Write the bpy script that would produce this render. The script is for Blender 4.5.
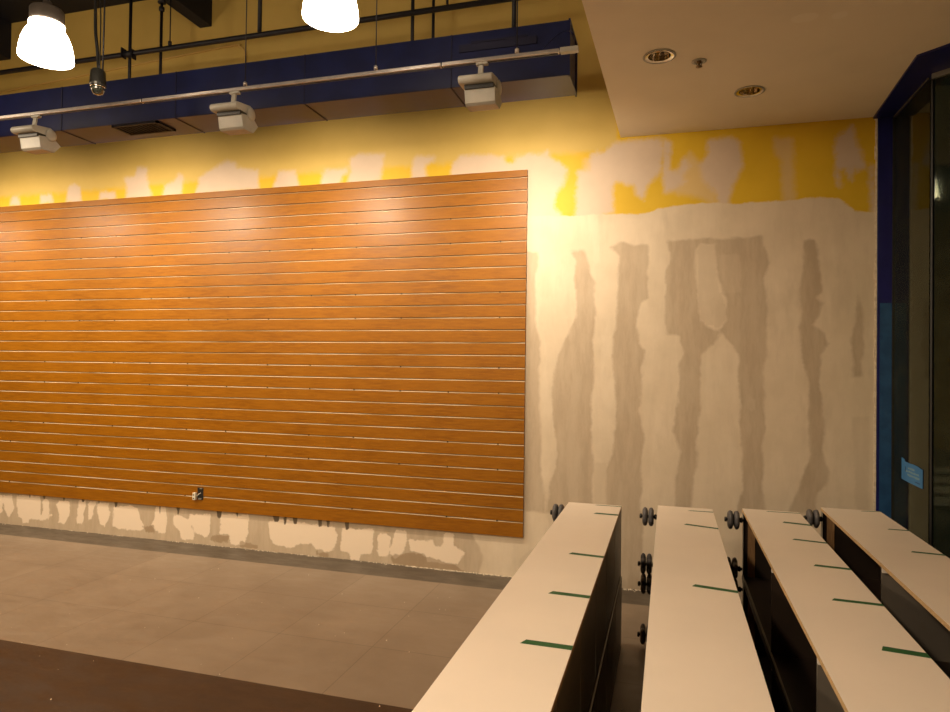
import bpy, bmesh, math, random
import numpy as np
from mathutils import Vector, Matrix
random.seed(7)
for o in list(bpy.data.objects): bpy.data.objects.remove(o)
scene = bpy.context.scene
COL = scene.collection

# ------------------------------------------------------------------ camera
F_PX, YAW, PITCH, ROLL = 665.144, 0.2839, 0.0147, 0.0136
CAM_Y, CAM_Z = -4.9657, 1.6
def make_camera():
    cy, sy = math.cos(YAW), math.sin(YAW)
    F = Vector((-sy*math.cos(PITCH), cy*math.cos(PITCH), math.sin(PITCH)))
    R0 = Vector((cy, sy, 0)); U0 = R0.cross(F)
    R = R0*math.cos(ROLL)+U0*math.sin(ROLL); U = -R0*math.sin(ROLL)+U0*math.cos(ROLL)
    cd = bpy.data.cameras.new('camera'); co = bpy.data.objects.new('camera', cd); COL.objects.link(co)
    cd.sensor_fit = 'HORIZONTAL'; cd.sensor_width = 36; cd.lens = 36*F_PX/950; cd.clip_start = 0.02
    m = Matrix((( R.x, U.x, -F.x, 0), (R.y, U.y, -F.y, CAM_Y), (R.z, U.z, -F.z, CAM_Z), (0, 0, 0, 1)))
    co.matrix_world = m
    scene.camera = co
make_camera()

# ------------------------------------------------------------------ world, exposure
w = bpy.data.worlds.new('night'); scene.world = w; w.use_nodes = True
w.node_tree.nodes['Background'].inputs[0].default_value = (0.30, 0.32, 0.22, 1)
w.node_tree.nodes['Background'].inputs[1].default_value = 0.02
vs = scene.view_settings
vs.view_transform = 'Standard'; vs.look = 'None'; vs.gamma = 1; vs.use_curve_mapping = False
vs.exposure = 0.10

WARM = (1.0, 0.80, 0.56)
def area_light(name, loc, target, size, power, color=WARM, spread=math.pi, size_y=None):
    l = bpy.data.lights.new(name, 'AREA'); l.energy = power; l.color = color; l.size = size; l.spread = spread
    if size_y: l.shape = 'RECTANGLE'; l.size_y = size_y
    else: l.shape = 'DISK'
    o = bpy.data.objects.new(name, l); COL.objects.link(o); o.location = loc
    o.rotation_euler = (Vector(target)-Vector(loc)).to_track_quat('-Z', 'Y').to_euler()
    return o
# the store's other pendant lamps, hanging behind and left of the camera
ROOM_P = 25
for x, y in ((-5.2, -2.0), (-3.4, -4.6), (-1.6, -4.6), (-5.2, -4.6), (-1.6, -7.0), (-3.4, -7.0)):
    l = bpy.data.lights.new('pendant_light', 'POINT'); l.energy = ROOM_P; l.color = WARM; l.shadow_soft_size = 0.13
    o = bpy.data.objects.new('pendant_light', l); COL.objects.link(o); o.location = (x, y, 3.38)
    area_light('pendant_light', (x, y, 3.22), (x, y, 0), 0.27, ROOM_P*2.1)
# wall washers: (x along the rail, share of the power)
HEAD_P = 21.5
HEAD_X = (-7.69, -6.03, -4.37, -2.71, -1.05)
DOME_E = 18.0

# ------------------------------------------------------------------ materials
def mat(name, color, rough=0.5, metal=0.0, **kw):
    m = bpy.data.materials.new(name); m.use_nodes = True
    b = m.node_tree.nodes['Principled BSDF']
    b.inputs['Base Color'].default_value = (*color, 1); b.inputs['Roughness'].default_value = rough
    b.inputs['Metallic'].default_value = metal
    for k, v in kw.items(): b.inputs[k.replace('_', ' ')].default_value = v
    return m
def nodes(m):
    nt = m.node_tree; return nt, nt.nodes, nt.links, nt.nodes['Principled BSDF']
def noise(nt, scale, detail=4, rough=0.55, vec=None, mapping=None):
    n = nt.nodes.new('ShaderNodeTexNoise'); n.inputs['Scale'].default_value = scale
    n.inputs['Detail'].default_value = detail; n.inputs['Roughness'].default_value = rough
    if vec is None:
        g = nt.nodes.new('ShaderNodeNewGeometry'); vec = g.outputs['Position']
    if mapping:
        mp = nt.nodes.new('ShaderNodeMapping'); mp.inputs['Scale'].default_value = mapping
        nt.links.new(vec, mp.inputs['Vector']); vec = mp.outputs['Vector']
    nt.links.new(vec, n.inputs['Vector'])
    return n.outputs['Fac']
def ramp(nt, fac, a, b, lo=0.0, hi=1.0):
    r = nt.nodes.new('ShaderNodeMapRange'); r.interpolation_type = 'SMOOTHSTEP'
    r.inputs['From Min'].default_value = a; r.inputs['From Max'].default_value = b
    r.inputs['To Min'].default_value = lo; r.inputs['To Max'].default_value = hi
    nt.links.new(fac, r.inputs['Value']); return r.outputs['Result']
def mth(nt, op, a, b=None):
    n = nt.nodes.new('ShaderNodeMath'); n.operation = op
    for i, v in enumerate((a, b)):
        if v is None: continue
        if isinstance(v, (int, float)): n.inputs[i].default_value = v
        else: nt.links.new(v, n.inputs[i])
    return n.outputs[0]
def mixc(nt, fac, a, b):
    n = nt.nodes.new('ShaderNodeMix'); n.data_type = 'RGBA'
    if isinstance(fac, (int, float)): n.inputs[0].default_value = fac
    else: nt.links.new(fac, n.inputs[0])
    for i, v in ((6, a), (7, b)):
        if isinstance(v, tuple): n.inputs[i].default_value = (*v, 1)
        else: nt.links.new(v, n.inputs[i])
    return n.outputs[2]
def bump(nt, fac, strength, dist=0.01):
    b = nt.nodes.new('ShaderNodeBump'); b.inputs['Strength'].default_value = strength; b.inputs['Distance'].default_value = dist
    nt.links.new(fac, b.inputs['Height']); nt.links.new(b.outputs[0], nt.nodes['Principled BSDF'].inputs['Normal'])
def varied(name, a, b, scale, rough=0.5, metal=0.0, mapping=None, bmp=0.0, lo=0.35, hi=0.65, **kw):
    m = mat(name, a, rough, metal, **kw); nt, N, L, P = nodes(m)
    f = noise(nt, scale, mapping=mapping)
    L.new(mixc(nt, ramp(nt, f, lo, hi), a, b), P.inputs['Base Color'])
    if bmp: bump(nt, f, bmp)
    return m

M = {}
M['navy'] = varied('navy_paint', (0.0025, 0.006, 0.050), (0.004, 0.009, 0.068), 6, 0.42)
M['navy_dark'] = varied('dark_navy_paint', (0.003, 0.003, 0.010), (0.004, 0.005, 0.014), 4, 0.7)
M['blue_frame'] = varied('blue_frame_paint', (0.005, 0.007, 0.10), (0.008, 0.010, 0.13), 5, 0.35)
M['film'] = varied('protective_blue_film', (0.010, 0.055, 0.16), (0.016, 0.075, 0.20), 14, 0.4)
M['pipe'] = mat('black_pipe_paint', (0.004, 0.004, 0.010), 0.55)
M['rail'] = varied('brushed_track', (0.62, 0.57, 0.55), (0.72, 0.66, 0.62), 20, 0.3, 0.75)
M['white_metal'] = varied('white_enamel', (0.40, 0.385, 0.34), (0.45, 0.43, 0.38), 9, 0.42)
M['black'] = mat('black_plastic', (0.012, 0.012, 0.012), 0.45)
M['void'] = mat('dark_opening', (0.004, 0.004, 0.004), 0.9)
M['ceil_white'] = varied('soffit_paint', (0.80, 0.71, 0.57), (0.84, 0.745, 0.60), 2.0, 0.65)
M['ochre'] = varied('ochre_paint', (0.62, 0.42, 0.13), (0.66, 0.45, 0.14), 3, 0.6)
M['laminate'] = varied('cream_laminate', (0.80, 0.70, 0.60), (0.83, 0.725, 0.62), 2.5, 0.42)
M['ply'] = varied('plywood_edge', (0.50, 0.32, 0.15), (0.66, 0.46, 0.25), 60, 0.6, mapping=(1, 1, 8))
M['carcass'] = varied('brown_grey_melamine', (0.13, 0.105, 0.08), (0.16, 0.13, 0.10), 3, 0.5)
M['divider'] = varied('grey_brown_divider', (0.15, 0.125, 0.10), (0.18, 0.15, 0.12), 3, 0.5)
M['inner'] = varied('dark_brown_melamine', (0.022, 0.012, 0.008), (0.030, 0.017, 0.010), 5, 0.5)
M['back_dark'] = varied('dark_olive_back_panel', (0.17, 0.15, 0.115), (0.20, 0.175, 0.135), 3, 0.45)
M['wood_strip'] = varied('brown_wood', (0.34, 0.18, 0.08), (0.46, 0.26, 0.12), 25, 0.5, mapping=(8, 8, 0.6))
M['steel'] = mat('grey_steel', (0.33, 0.33, 0.30), 0.4, 0.6)
M['rubber'] = varied('grey_rubber', (0.085, 0.08, 0.082), (0.12, 0.112, 0.115), 30, 0.55)
M['tape'] = varied('green_tape', (0.012, 0.085, 0.022), (0.018, 0.11, 0.03), 40, 0.6)
M['chrome'] = mat('chrome_reflector', (0.66, 0.61, 0.54), 0.12, 1.0)
M['brass'] = mat('sprinkler_brass', (0.18, 0.12, 0.07), 0.35, 0.9)
M['groove'] = varied('groove_liner', (0.45, 0.33, 0.19), (0.85, 0.74, 0.56), 1.6, 0.33, 0.25, mapping=(0.8, 1, 12), lo=0.38, hi=0.60)
M['card'] = varied('blue_card', (0.03, 0.17, 0.42), (0.04, 0.20, 0.48), 8, 0.6)
M['card_mark'] = mat('pale_print', (0.20, 0.34, 0.42), 0.7)
M['card_ink'] = mat('dark_print', (0.02, 0.08, 0.20), 0.7)
M['receptacle'] = mat('ivory_plastic', (0.72, 0.66, 0.54), 0.4)
M['caulk'] = varied('crumbly_plaster', (0.66, 0.55, 0.42), (0.80, 0.70, 0.56), 40, 0.85)
M['housing'] = varied('grey_lamp_housing', (0.11, 0.095, 0.085), (0.14, 0.12, 0.105), 10, 0.5)

def emit(name, col, s):
    m = mat(name, col, 0.3); P = m.node_tree.nodes['Principled BSDF']
    P.inputs['Emission Color'].default_value = (*col, 1); P.inputs['Emission Strength'].default_value = s
    return m
M['dome'] = emit('glowing_acrylic', (1.0, 0.82, 0.60), DOME_E)
M['lamp'] = emit('lit_lamp_glass', (1.0, 0.82, 0.60), 12.0)

# glass: thin dark pane that reflects the lit room
def glass():
    m = bpy.data.materials.new('window_glass'); m.use_nodes = True; nt = m.node_tree
    nt.nodes.remove(nt.nodes['Principled BSDF'])
    out = nt.nodes['Material Output']
    t = nt.nodes.new('ShaderNodeBsdfTransparent'); t.inputs[0].default_value = (0.62, 0.68, 0.58, 1)
    g = nt.nodes.new('ShaderNodeBsdfGlossy'); g.inputs['Roughness'].default_value = 0.05; g.inputs[0].default_value = (0.72, 0.78, 0.66, 1)
    d = nt.nodes.new('ShaderNodeBsdfDiffuse'); d.inputs[0].default_value = (0.20, 0.20, 0.14, 1)
    f = nt.nodes.new('ShaderNodeFresnel'); f.inputs[0].default_value = 1.45
    m1 = nt.nodes.new('ShaderNodeMixShader'); m2 = nt.nodes.new('ShaderNodeMixShader')
    nt.links.new(f.outputs[0], m1.inputs[0]); nt.links.new(t.outputs[0], m1.inputs[1]); nt.links.new(g.outputs[0], m1.inputs[2])
    dust = ramp(nt, noise(nt, 6), 0.4, 0.8, 0.03, 0.10)
    nt.links.new(dust, m2.inputs[0]); nt.links.new(m1.outputs[0], m2.inputs[1]); nt.links.new(d.outputs[0], m2.inputs[2])
    nt.links.new(m2.outputs[0], out.inputs[0])
    return m
M['glass'] = glass()

def soffit_mat():
    m = M['ceil_white']; nt, N, L, P = nodes(m)
    g = N.new('ShaderNodeNewGeometry'); s = N.new('ShaderNodeSeparateXYZ'); L.new(g.outputs['Position'], s.inputs[0])
    base = P.inputs['Base Color'].links[0].from_socket; tot = None
    for cx, cy, rx, ry in ((0.610, -1.485, 0.062, 0.045), (0.765, -1.47, 0.035, 0.035)):   # sanded filler patches
        dx = mth(nt, 'DIVIDE', mth(nt, 'SUBTRACT', s.outputs[0], cx), rx); dy = mth(nt, 'DIVIDE', mth(nt, 'SUBTRACT', s.outputs[1], cy), ry)
        d = mth(nt, 'ADD', mth(nt, 'MULTIPLY', dx, dx), mth(nt, 'MULTIPLY', dy, dy)); d = mth(nt, 'ADD', d, mth(nt, 'MULTIPLY', noise(nt, 30), 0.5))
        f = ramp(nt, d, 0.9, 1.5, 1, 0); tot = f if tot is None else mth(nt, 'MAXIMUM', tot, f)
    L.new(mixc(nt, mth(nt, 'MULTIPLY', tot, 0.7), base, (0.88, 0.80, 0.68)), P.inputs['Base Color'])
soffit_mat()

# slatwall veneer
def veneer():
    m = mat('orange_veneer', (0.5, 0.2, 0.03), 0.33); nt, N, L, P = nodes(m)
    P.inputs['Specular IOR Level'].default_value = 0.24; P.inputs['Coat Weight'].default_value = 0.16; P.inputs['Coat Roughness'].default_value = 0.33
    grain = noise(nt, 30, 5, 0.7, mapping=(0.25, 1, 2.2)); blotch = noise(nt, 2.6, 3); speck = noise(nt, 75, 2, 0.8, mapping=(0.7, 1, 1))
    c = mixc(nt, ramp(nt, grain, 0.3, 0.7), (0.205, 0.069, 0.001), (0.295, 0.110, 0.002))
    c = mixc(nt, ramp(nt, blotch, 0.35, 0.65, 0, 0.5), c, (0.29, 0.108, 0.002))
    c = mixc(nt, ramp(nt, speck, 0.62, 0.8, 0, 0.45), c, (0.44, 0.20, 0.015))
    L.new(c, P.inputs['Base Color'])
    L.new(ramp(nt, grain, 0.3, 0.7, 0.40, 0.50), P.inputs['Roughness'])
    return m
M['veneer'] = veneer()

# floor tiles, 0.6 m, light field with dark bands
def floor_mat():
    m = mat('stone_tile', (0.2, 0.15, 0.1), 0.4); nt, N, L, P = nodes(m)
    g = N.new('ShaderNodeNewGeometry'); s = N.new('ShaderNodeSeparateXYZ'); L.new(g.outputs['Position'], s.inputs[0])
    X, Y = s.outputs[0], s.outputs[1]
    def joint(v, off, period, wdt):
        a = mth(nt, 'ADD', v, off); a = mth(nt, 'DIVIDE', a, period); a = mth(nt, 'FRACT', a)
        a = mth(nt, 'SUBTRACT', a, 0.5); a = mth(nt, 'ABSOLUTE', a); a = mth(nt, 'SUBTRACT', 0.5, a)
        return ramp(nt, a, wdt/period*0.4, wdt/period, 1, 0)
    jx = joint(X, 1.6+60, 0.6, 0.0035); jy = joint(Y, 0.31+58.5, 0.585, 0.0035)
    n1 = noise(nt, 2.2, 5, 0.6, mapping=(1, 1, 1)); n2 = noise(nt, 9, 5, 0.7, mapping=(0.5, 1.4, 1)); n3 = noise(nt, 120, 2, 0.7)
    # a tone per tile
    cx = mth(nt, 'FLOOR', mth(nt, 'DIVIDE', mth(nt, 'ADD', X, 61.6), 0.6)); cyy = mth(nt, 'FLOOR', mth(nt, 'DIVIDE', mth(nt, 'ADD', Y, 58.81), 0.585))
    cv = N.new('ShaderNodeCombineXYZ'); L.new(cx, cv.inputs[0]); L.new(cyy, cv.inputs[1])
    wn = N.new('ShaderNodeTexWhiteNoise'); L.new(cv.outputs[0], wn.inputs['Vector'])
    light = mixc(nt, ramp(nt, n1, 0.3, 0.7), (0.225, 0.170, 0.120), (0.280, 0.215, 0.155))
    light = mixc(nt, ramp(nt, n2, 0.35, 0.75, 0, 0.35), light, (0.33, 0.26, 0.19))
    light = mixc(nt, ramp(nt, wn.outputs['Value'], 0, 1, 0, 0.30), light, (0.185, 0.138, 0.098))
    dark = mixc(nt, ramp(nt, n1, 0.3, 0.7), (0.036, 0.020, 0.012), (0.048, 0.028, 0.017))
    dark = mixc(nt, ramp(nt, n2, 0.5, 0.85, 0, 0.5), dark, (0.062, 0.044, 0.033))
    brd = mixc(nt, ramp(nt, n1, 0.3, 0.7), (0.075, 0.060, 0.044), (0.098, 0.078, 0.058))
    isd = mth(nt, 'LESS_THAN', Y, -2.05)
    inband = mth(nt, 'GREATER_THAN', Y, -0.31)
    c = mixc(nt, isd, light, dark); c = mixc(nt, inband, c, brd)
    jj = mth(nt, 'MAXIMUM', jx, mth(nt, 'MULTIPLY', jy, mth(nt, 'GREATER_THAN', ramp(nt, Y, -2.0, -1.9), -1)))
    c = mixc(nt, mth(nt, 'MULTIPLY', jj, 0.45), c, (0.06, 0.042, 0.03))
    # dust and plaster specks
    c = mixc(nt, mth(nt, 'MULTIPLY', ramp(nt, n3, 0.72, 0.82), 0.5), c, (0.5, 0.42, 0.33))
    sm = noise(nt, 1.3, 6, 0.75, mapping=(0.6, 1.5, 1))
    c = mixc(nt, ramp(nt, sm, 0.60, 0.72, 0, 0.25), c, (0.34, 0.27, 0.20))
    L.new(c, P.inputs['Base Color']); L.new(ramp(nt, n2, 0.3, 0.7, 0.33, 0.5), P.inputs['Roughness'])
    return m
M['floor'] = floor_mat()

# patched wall: distances to the edges of the paint, mud and bare-board areas are stored on the mesh
def wall_mat():
    m = mat('patched_wall', (0.6, 0.5, 0.4), 0.62); nt, N, L, P = nodes(m)
    def at(n):
        a = N.new('ShaderNodeAttribute'); a.attribute_name = n; return a.outputs['Fac']
    g = N.new('ShaderNodeNewGeometry'); s = N.new('ShaderNodeSeparateXYZ'); L.new(g.outputs['Position'], s.inputs[0])
    na = noise(nt, 14, 5, 0.6); nb = noise(nt, 3, 4); nc = noise(nt, 45, 3, 0.7); nd = noise(nt, 6, 5, 0.7, mapping=(2.2, 1, 0.5))
    ja = mth(nt, 'MULTIPLY', mth(nt, 'SUBTRACT', na, 0.5), 0.07); jc = mth(nt, 'MULTIPLY', mth(nt, 'SUBTRACT', nc, 0.5), 0.03)
    jit = mth(nt, 'ADD', ja, jc)
    def edge(n, soft, k=1.0):
        v = mth(nt, 'ADD', at(n), mth(nt, 'MULTIPLY', jit, k)); return ramp(nt, v, -soft, soft)
    cream = mixc(nt, ramp(nt, nb, 0.3, 0.7), (0.64, 0.535, 0.40), (0.71, 0.595, 0.455))
    cream = mixc(nt, ramp(nt, nd, 0.45, 0.75, 0, 0.30), cream, (0.55, 0.44, 0.33))
    sm = noise(nt, 5, 4, 0.6, mapping=(1.6, 1, 0.35)); sm2 = noise(nt, 2.2, 5, 0.6, mapping=(1.5, 1, 0.6))
    cream = mixc(nt, ramp(nt, sm, 0.50, 0.66, 0, 0.35), cream, (0.76, 0.65, 0.51)); cream = mixc(nt, ramp(nt, sm2, 0.55, 0.68, 0, 0.38), cream, (0.52, 0.425, 0.315))
    bare = mixc(nt, ramp(nt, nd, 0.35, 0.7), (0.44, 0.345, 0.245), (0.52, 0.415, 0.30))
    bare = mixc(nt, ramp(nt, sm, 0.46, 0.64, 0, 0.5), bare, (0.56, 0.46, 0.34))
    lowj = mth(nt, 'MULTIPLY', mth(nt, 'SUBTRACT', noise(nt, 4.3, 5, 0.6), 0.5), 0.11)
    c = mixc(nt, mth(nt, 'MULTIPLY', ramp(nt, mth(nt, 'ADD', at('bare'), lowj), -0.012, 0.016), 0.92), cream, bare)
    c = mixc(nt, mth(nt, 'MULTIPLY', edge('faint', 0.012, 0.6), 0.55), c, mixc(nt, 0.5, cream, bare))
    c = mixc(nt, edge('patch', 0.006, 0.9), c, (0.80, 0.67, 0.53))
    c = mixc(nt, mth(nt, 'MULTIPLY', edge('stain', 0.006, 1.0), 0.6), c, (0.26, 0.17, 0.09))
    c = mixc(nt, edge('glue', 0.004, 0.3), c, (0.13, 0.095, 0.06))
    sat = mixc(nt, ramp(nt, nb, 0.3, 0.7), (0.64, 0.415, 0.010), (0.70, 0.46, 0.018))
    pale = mixc(nt, ramp(nt, nb, 0.3, 0.7), (0.60, 0.43, 0.115), (0.64, 0.46, 0.13))
    zz = mth(nt, 'ADD', s.outputs[2], mth(nt, 'MULTIPLY', ja, 1.2))
    pf = mth(nt, 'MULTIPLY', ramp(nt, zz, 3.17, 3.235), ramp(nt, s.outputs[0], -0.37, -0.40, 0, 1))
    yel = mixc(nt, pf, sat, pale)
    mudc = mixc(nt, ramp(nt, nb, 0.3, 0.7), (0.58, 0.46, 0.36), (0.64, 0.51, 0.40))
    yel = mixc(nt, mth(nt, 'MULTIPLY', edge('thin', 0.03, 0.8), 0.5), yel, mudc)
    yel = mixc(nt, edge('mud', 0.028, 0.9), yel, mudc)
    c = mixc(nt, edge('yellow', 0.008, 0.5), c, yel)
    L.new(c, P.inputs['Base Color'])
    bump(nt, na, 0.12, 0.01)
    return m
M['wall'] = wall_mat()

# ------------------------------------------------------------------ mesh helpers
class MB:
    def __init__(s): s.v = []; s.f = []; s.sm = []; s.mi = []; s.cur = 0
    def add(s, vs_, fs, smooth=False):
        o = len(s.v); s.v += [tuple(v) for v in vs_]
        for f in fs: s.f.append(tuple(i+o for i in f)); s.sm.append(smooth); s.mi.append(s.cur)
        return s
    def box(s, x0, x1, y0, y1, z0, z1):
        x0, x1 = sorted((x0, x1)); y0, y1 = sorted((y0, y1)); z0, z1 = sorted((z0, z1))
        v = [(x, y, z) for z in (z0, z1) for x, y in ((x0, y0), (x1, y0), (x1, y1), (x0, y1))]
        return s.add(v, [(3, 2, 1, 0), (4, 5, 6, 7), (0, 1, 5, 4), (1, 2, 6, 5), (2, 3, 7, 6), (3, 0, 4, 7)])
    def prism(s, prof, a0, a1, axis='x', smooth=False):   # profile in the other two axes
        n = len(prof)
        def P(a, p): return {'x': (a, p[0], p[1]), 'y': (p[0], a, p[1]), 'z': (p[0], p[1], a)}[axis]
        v = [P(a0, p) for p in prof]+[P(a1, p) for p in prof]
        s.add(v, [tuple(range(n))[::-1], tuple(range(n, 2*n))], False)
        o = len(s.v)-2*n
        for i in range(n):
            j = (i+1) % n; s.f.append((o+i, o+j, o+n+j, o+n+i)); s.sm.append(smooth); s.mi.append(s.cur)
        return s
    def tube(s, pts, r, n=10, cap=True):
        pts = [Vector(p) for p in pts]; base = len(s.v); up = None
        for i, p in enumerate(pts):
            d = (pts[min(i+1, len(pts)-1)]-pts[max(i-1, 0)]).normalized()
            if up is None:
                up = Vector((0, 0, 1)) if abs(d.z) < 0.9 else Vector((1, 0, 0))
            a = d.cross(up).normalized(); b = a.cross(d).normalized(); up = b
            for k in range(n):
                t = 2*math.pi*k/n; q = p+a*(r*math.cos(t))+b*(r*math.sin(t)); s.v.append(tuple(q))
        for i in range(len(pts)-1):
            for k in range(n):
                k2 = (k+1) % n
                s.f.append((base+i*n+k, base+i*n+k2, base+(i+1)*n+k2, base+(i+1)*n+k)); s.sm.append(True); s.mi.append(s.cur)
        if cap:
            s.f.append(tuple(base+k for k in range(n))[::-1]); s.sm.append(False); s.mi.append(s.cur)
            e = base+(len(pts)-1)*n; s.f.append(tuple(e+k for k in range(n))); s.sm.append(False); s.mi.append(s.cur)
        return s
    def lathe(s, prof, c=(0, 0, 0), n=32, axis='z', rad=None, smooth=True):   # prof: (r, h)
        base = len(s.v)
        for r, h in prof:
            for k in range(n):
                t = 2*math.pi*k/n; rr = r*(rad(t) if rad else 1)
                a, b = rr*math.cos(t), rr*math.sin(t)
                v = (a, b, h) if axis == 'z' else (h, a, b)
                s.v.append((v[0]+c[0], v[1]+c[1], v[2]+c[2]))
        for i in range(len(prof)-1):
            for k in range(n):
                k2 = (k+1) % n
                s.f.append((base+i*n+k, base+i*n+k2, base+(i+1)*n+k2, base+(i+1)*n+k)); s.sm.append(smooth); s.mi.append(s.cur)
        return s
    def build(s, name, m, parent=None, bevel=0, loc=None, segs=2):
        me = bpy.data.meshes.new(name); me.from_pydata(s.v, [], s.f)
        ms = m if isinstance(m, (list, tuple)) else [m]
        for q in ms: me.materials.append(q)
        me.polygons.foreach_set('use_smooth', s.sm); me.polygons.foreach_set('material_index', s.mi); me.update()
        b = bmesh.new(); b.from_mesh(me); bmesh.ops.recalc_face_normals(b, faces=b.faces); b.to_mesh(me); b.free()
        o = bpy.data.objects.new(name, me); COL.objects.link(o)
        if parent: o.parent = parent
        if loc: o.location = loc
        if bevel:
            d = o.modifiers.new('bevel', 'BEVEL'); d.width = bevel; d.segments = segs; d.limit_method = 'ANGLE'
        return o
def tag(o, label=None, cat=None, group=None, kind=None):
    if label: o['label'] = label
    if cat: o['category'] = cat
    if group: o['group'] = group
    if kind: o['kind'] = kind
    return o
def empty(name, loc=(0, 0, 0), rz=0):
    o = bpy.data.objects.new(name, None); COL.objects.link(o); o.location = loc; o.rotation_euler = (0, 0, rz)
    o.empty_display_size = 0.1; return o
def kids(o): return [c for c in COL.objects if c.parent == o]
def copy_tree(o, parent=None):
    c = o.copy(); COL.objects.link(c)
    if parent: c.parent = parent
    for k in kids(o): copy_tree(k, c)
    return c
def struct(mb, name, m, label=None, cat=None, **kw):
    return tag(mb.build(name, m, **kw), label, cat, None, 'structure')

# ------------------------------------------------------------------ room shell
H = 4.92; HS = 3.292; XC = 1.312; XG = 1.41; YG = -0.655
XB, YB = XG+1.0*0.75, YG-1.0*0.66          # far end of the angled window
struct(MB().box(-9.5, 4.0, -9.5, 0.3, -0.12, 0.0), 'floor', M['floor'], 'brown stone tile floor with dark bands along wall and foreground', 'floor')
struct(MB().box(-9.5, 4.0, -9.5, 0.3, H, H+0.1), 'ceiling', M['navy_dark'], 'dark navy upper ceiling above the ducts', 'ceiling')

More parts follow.
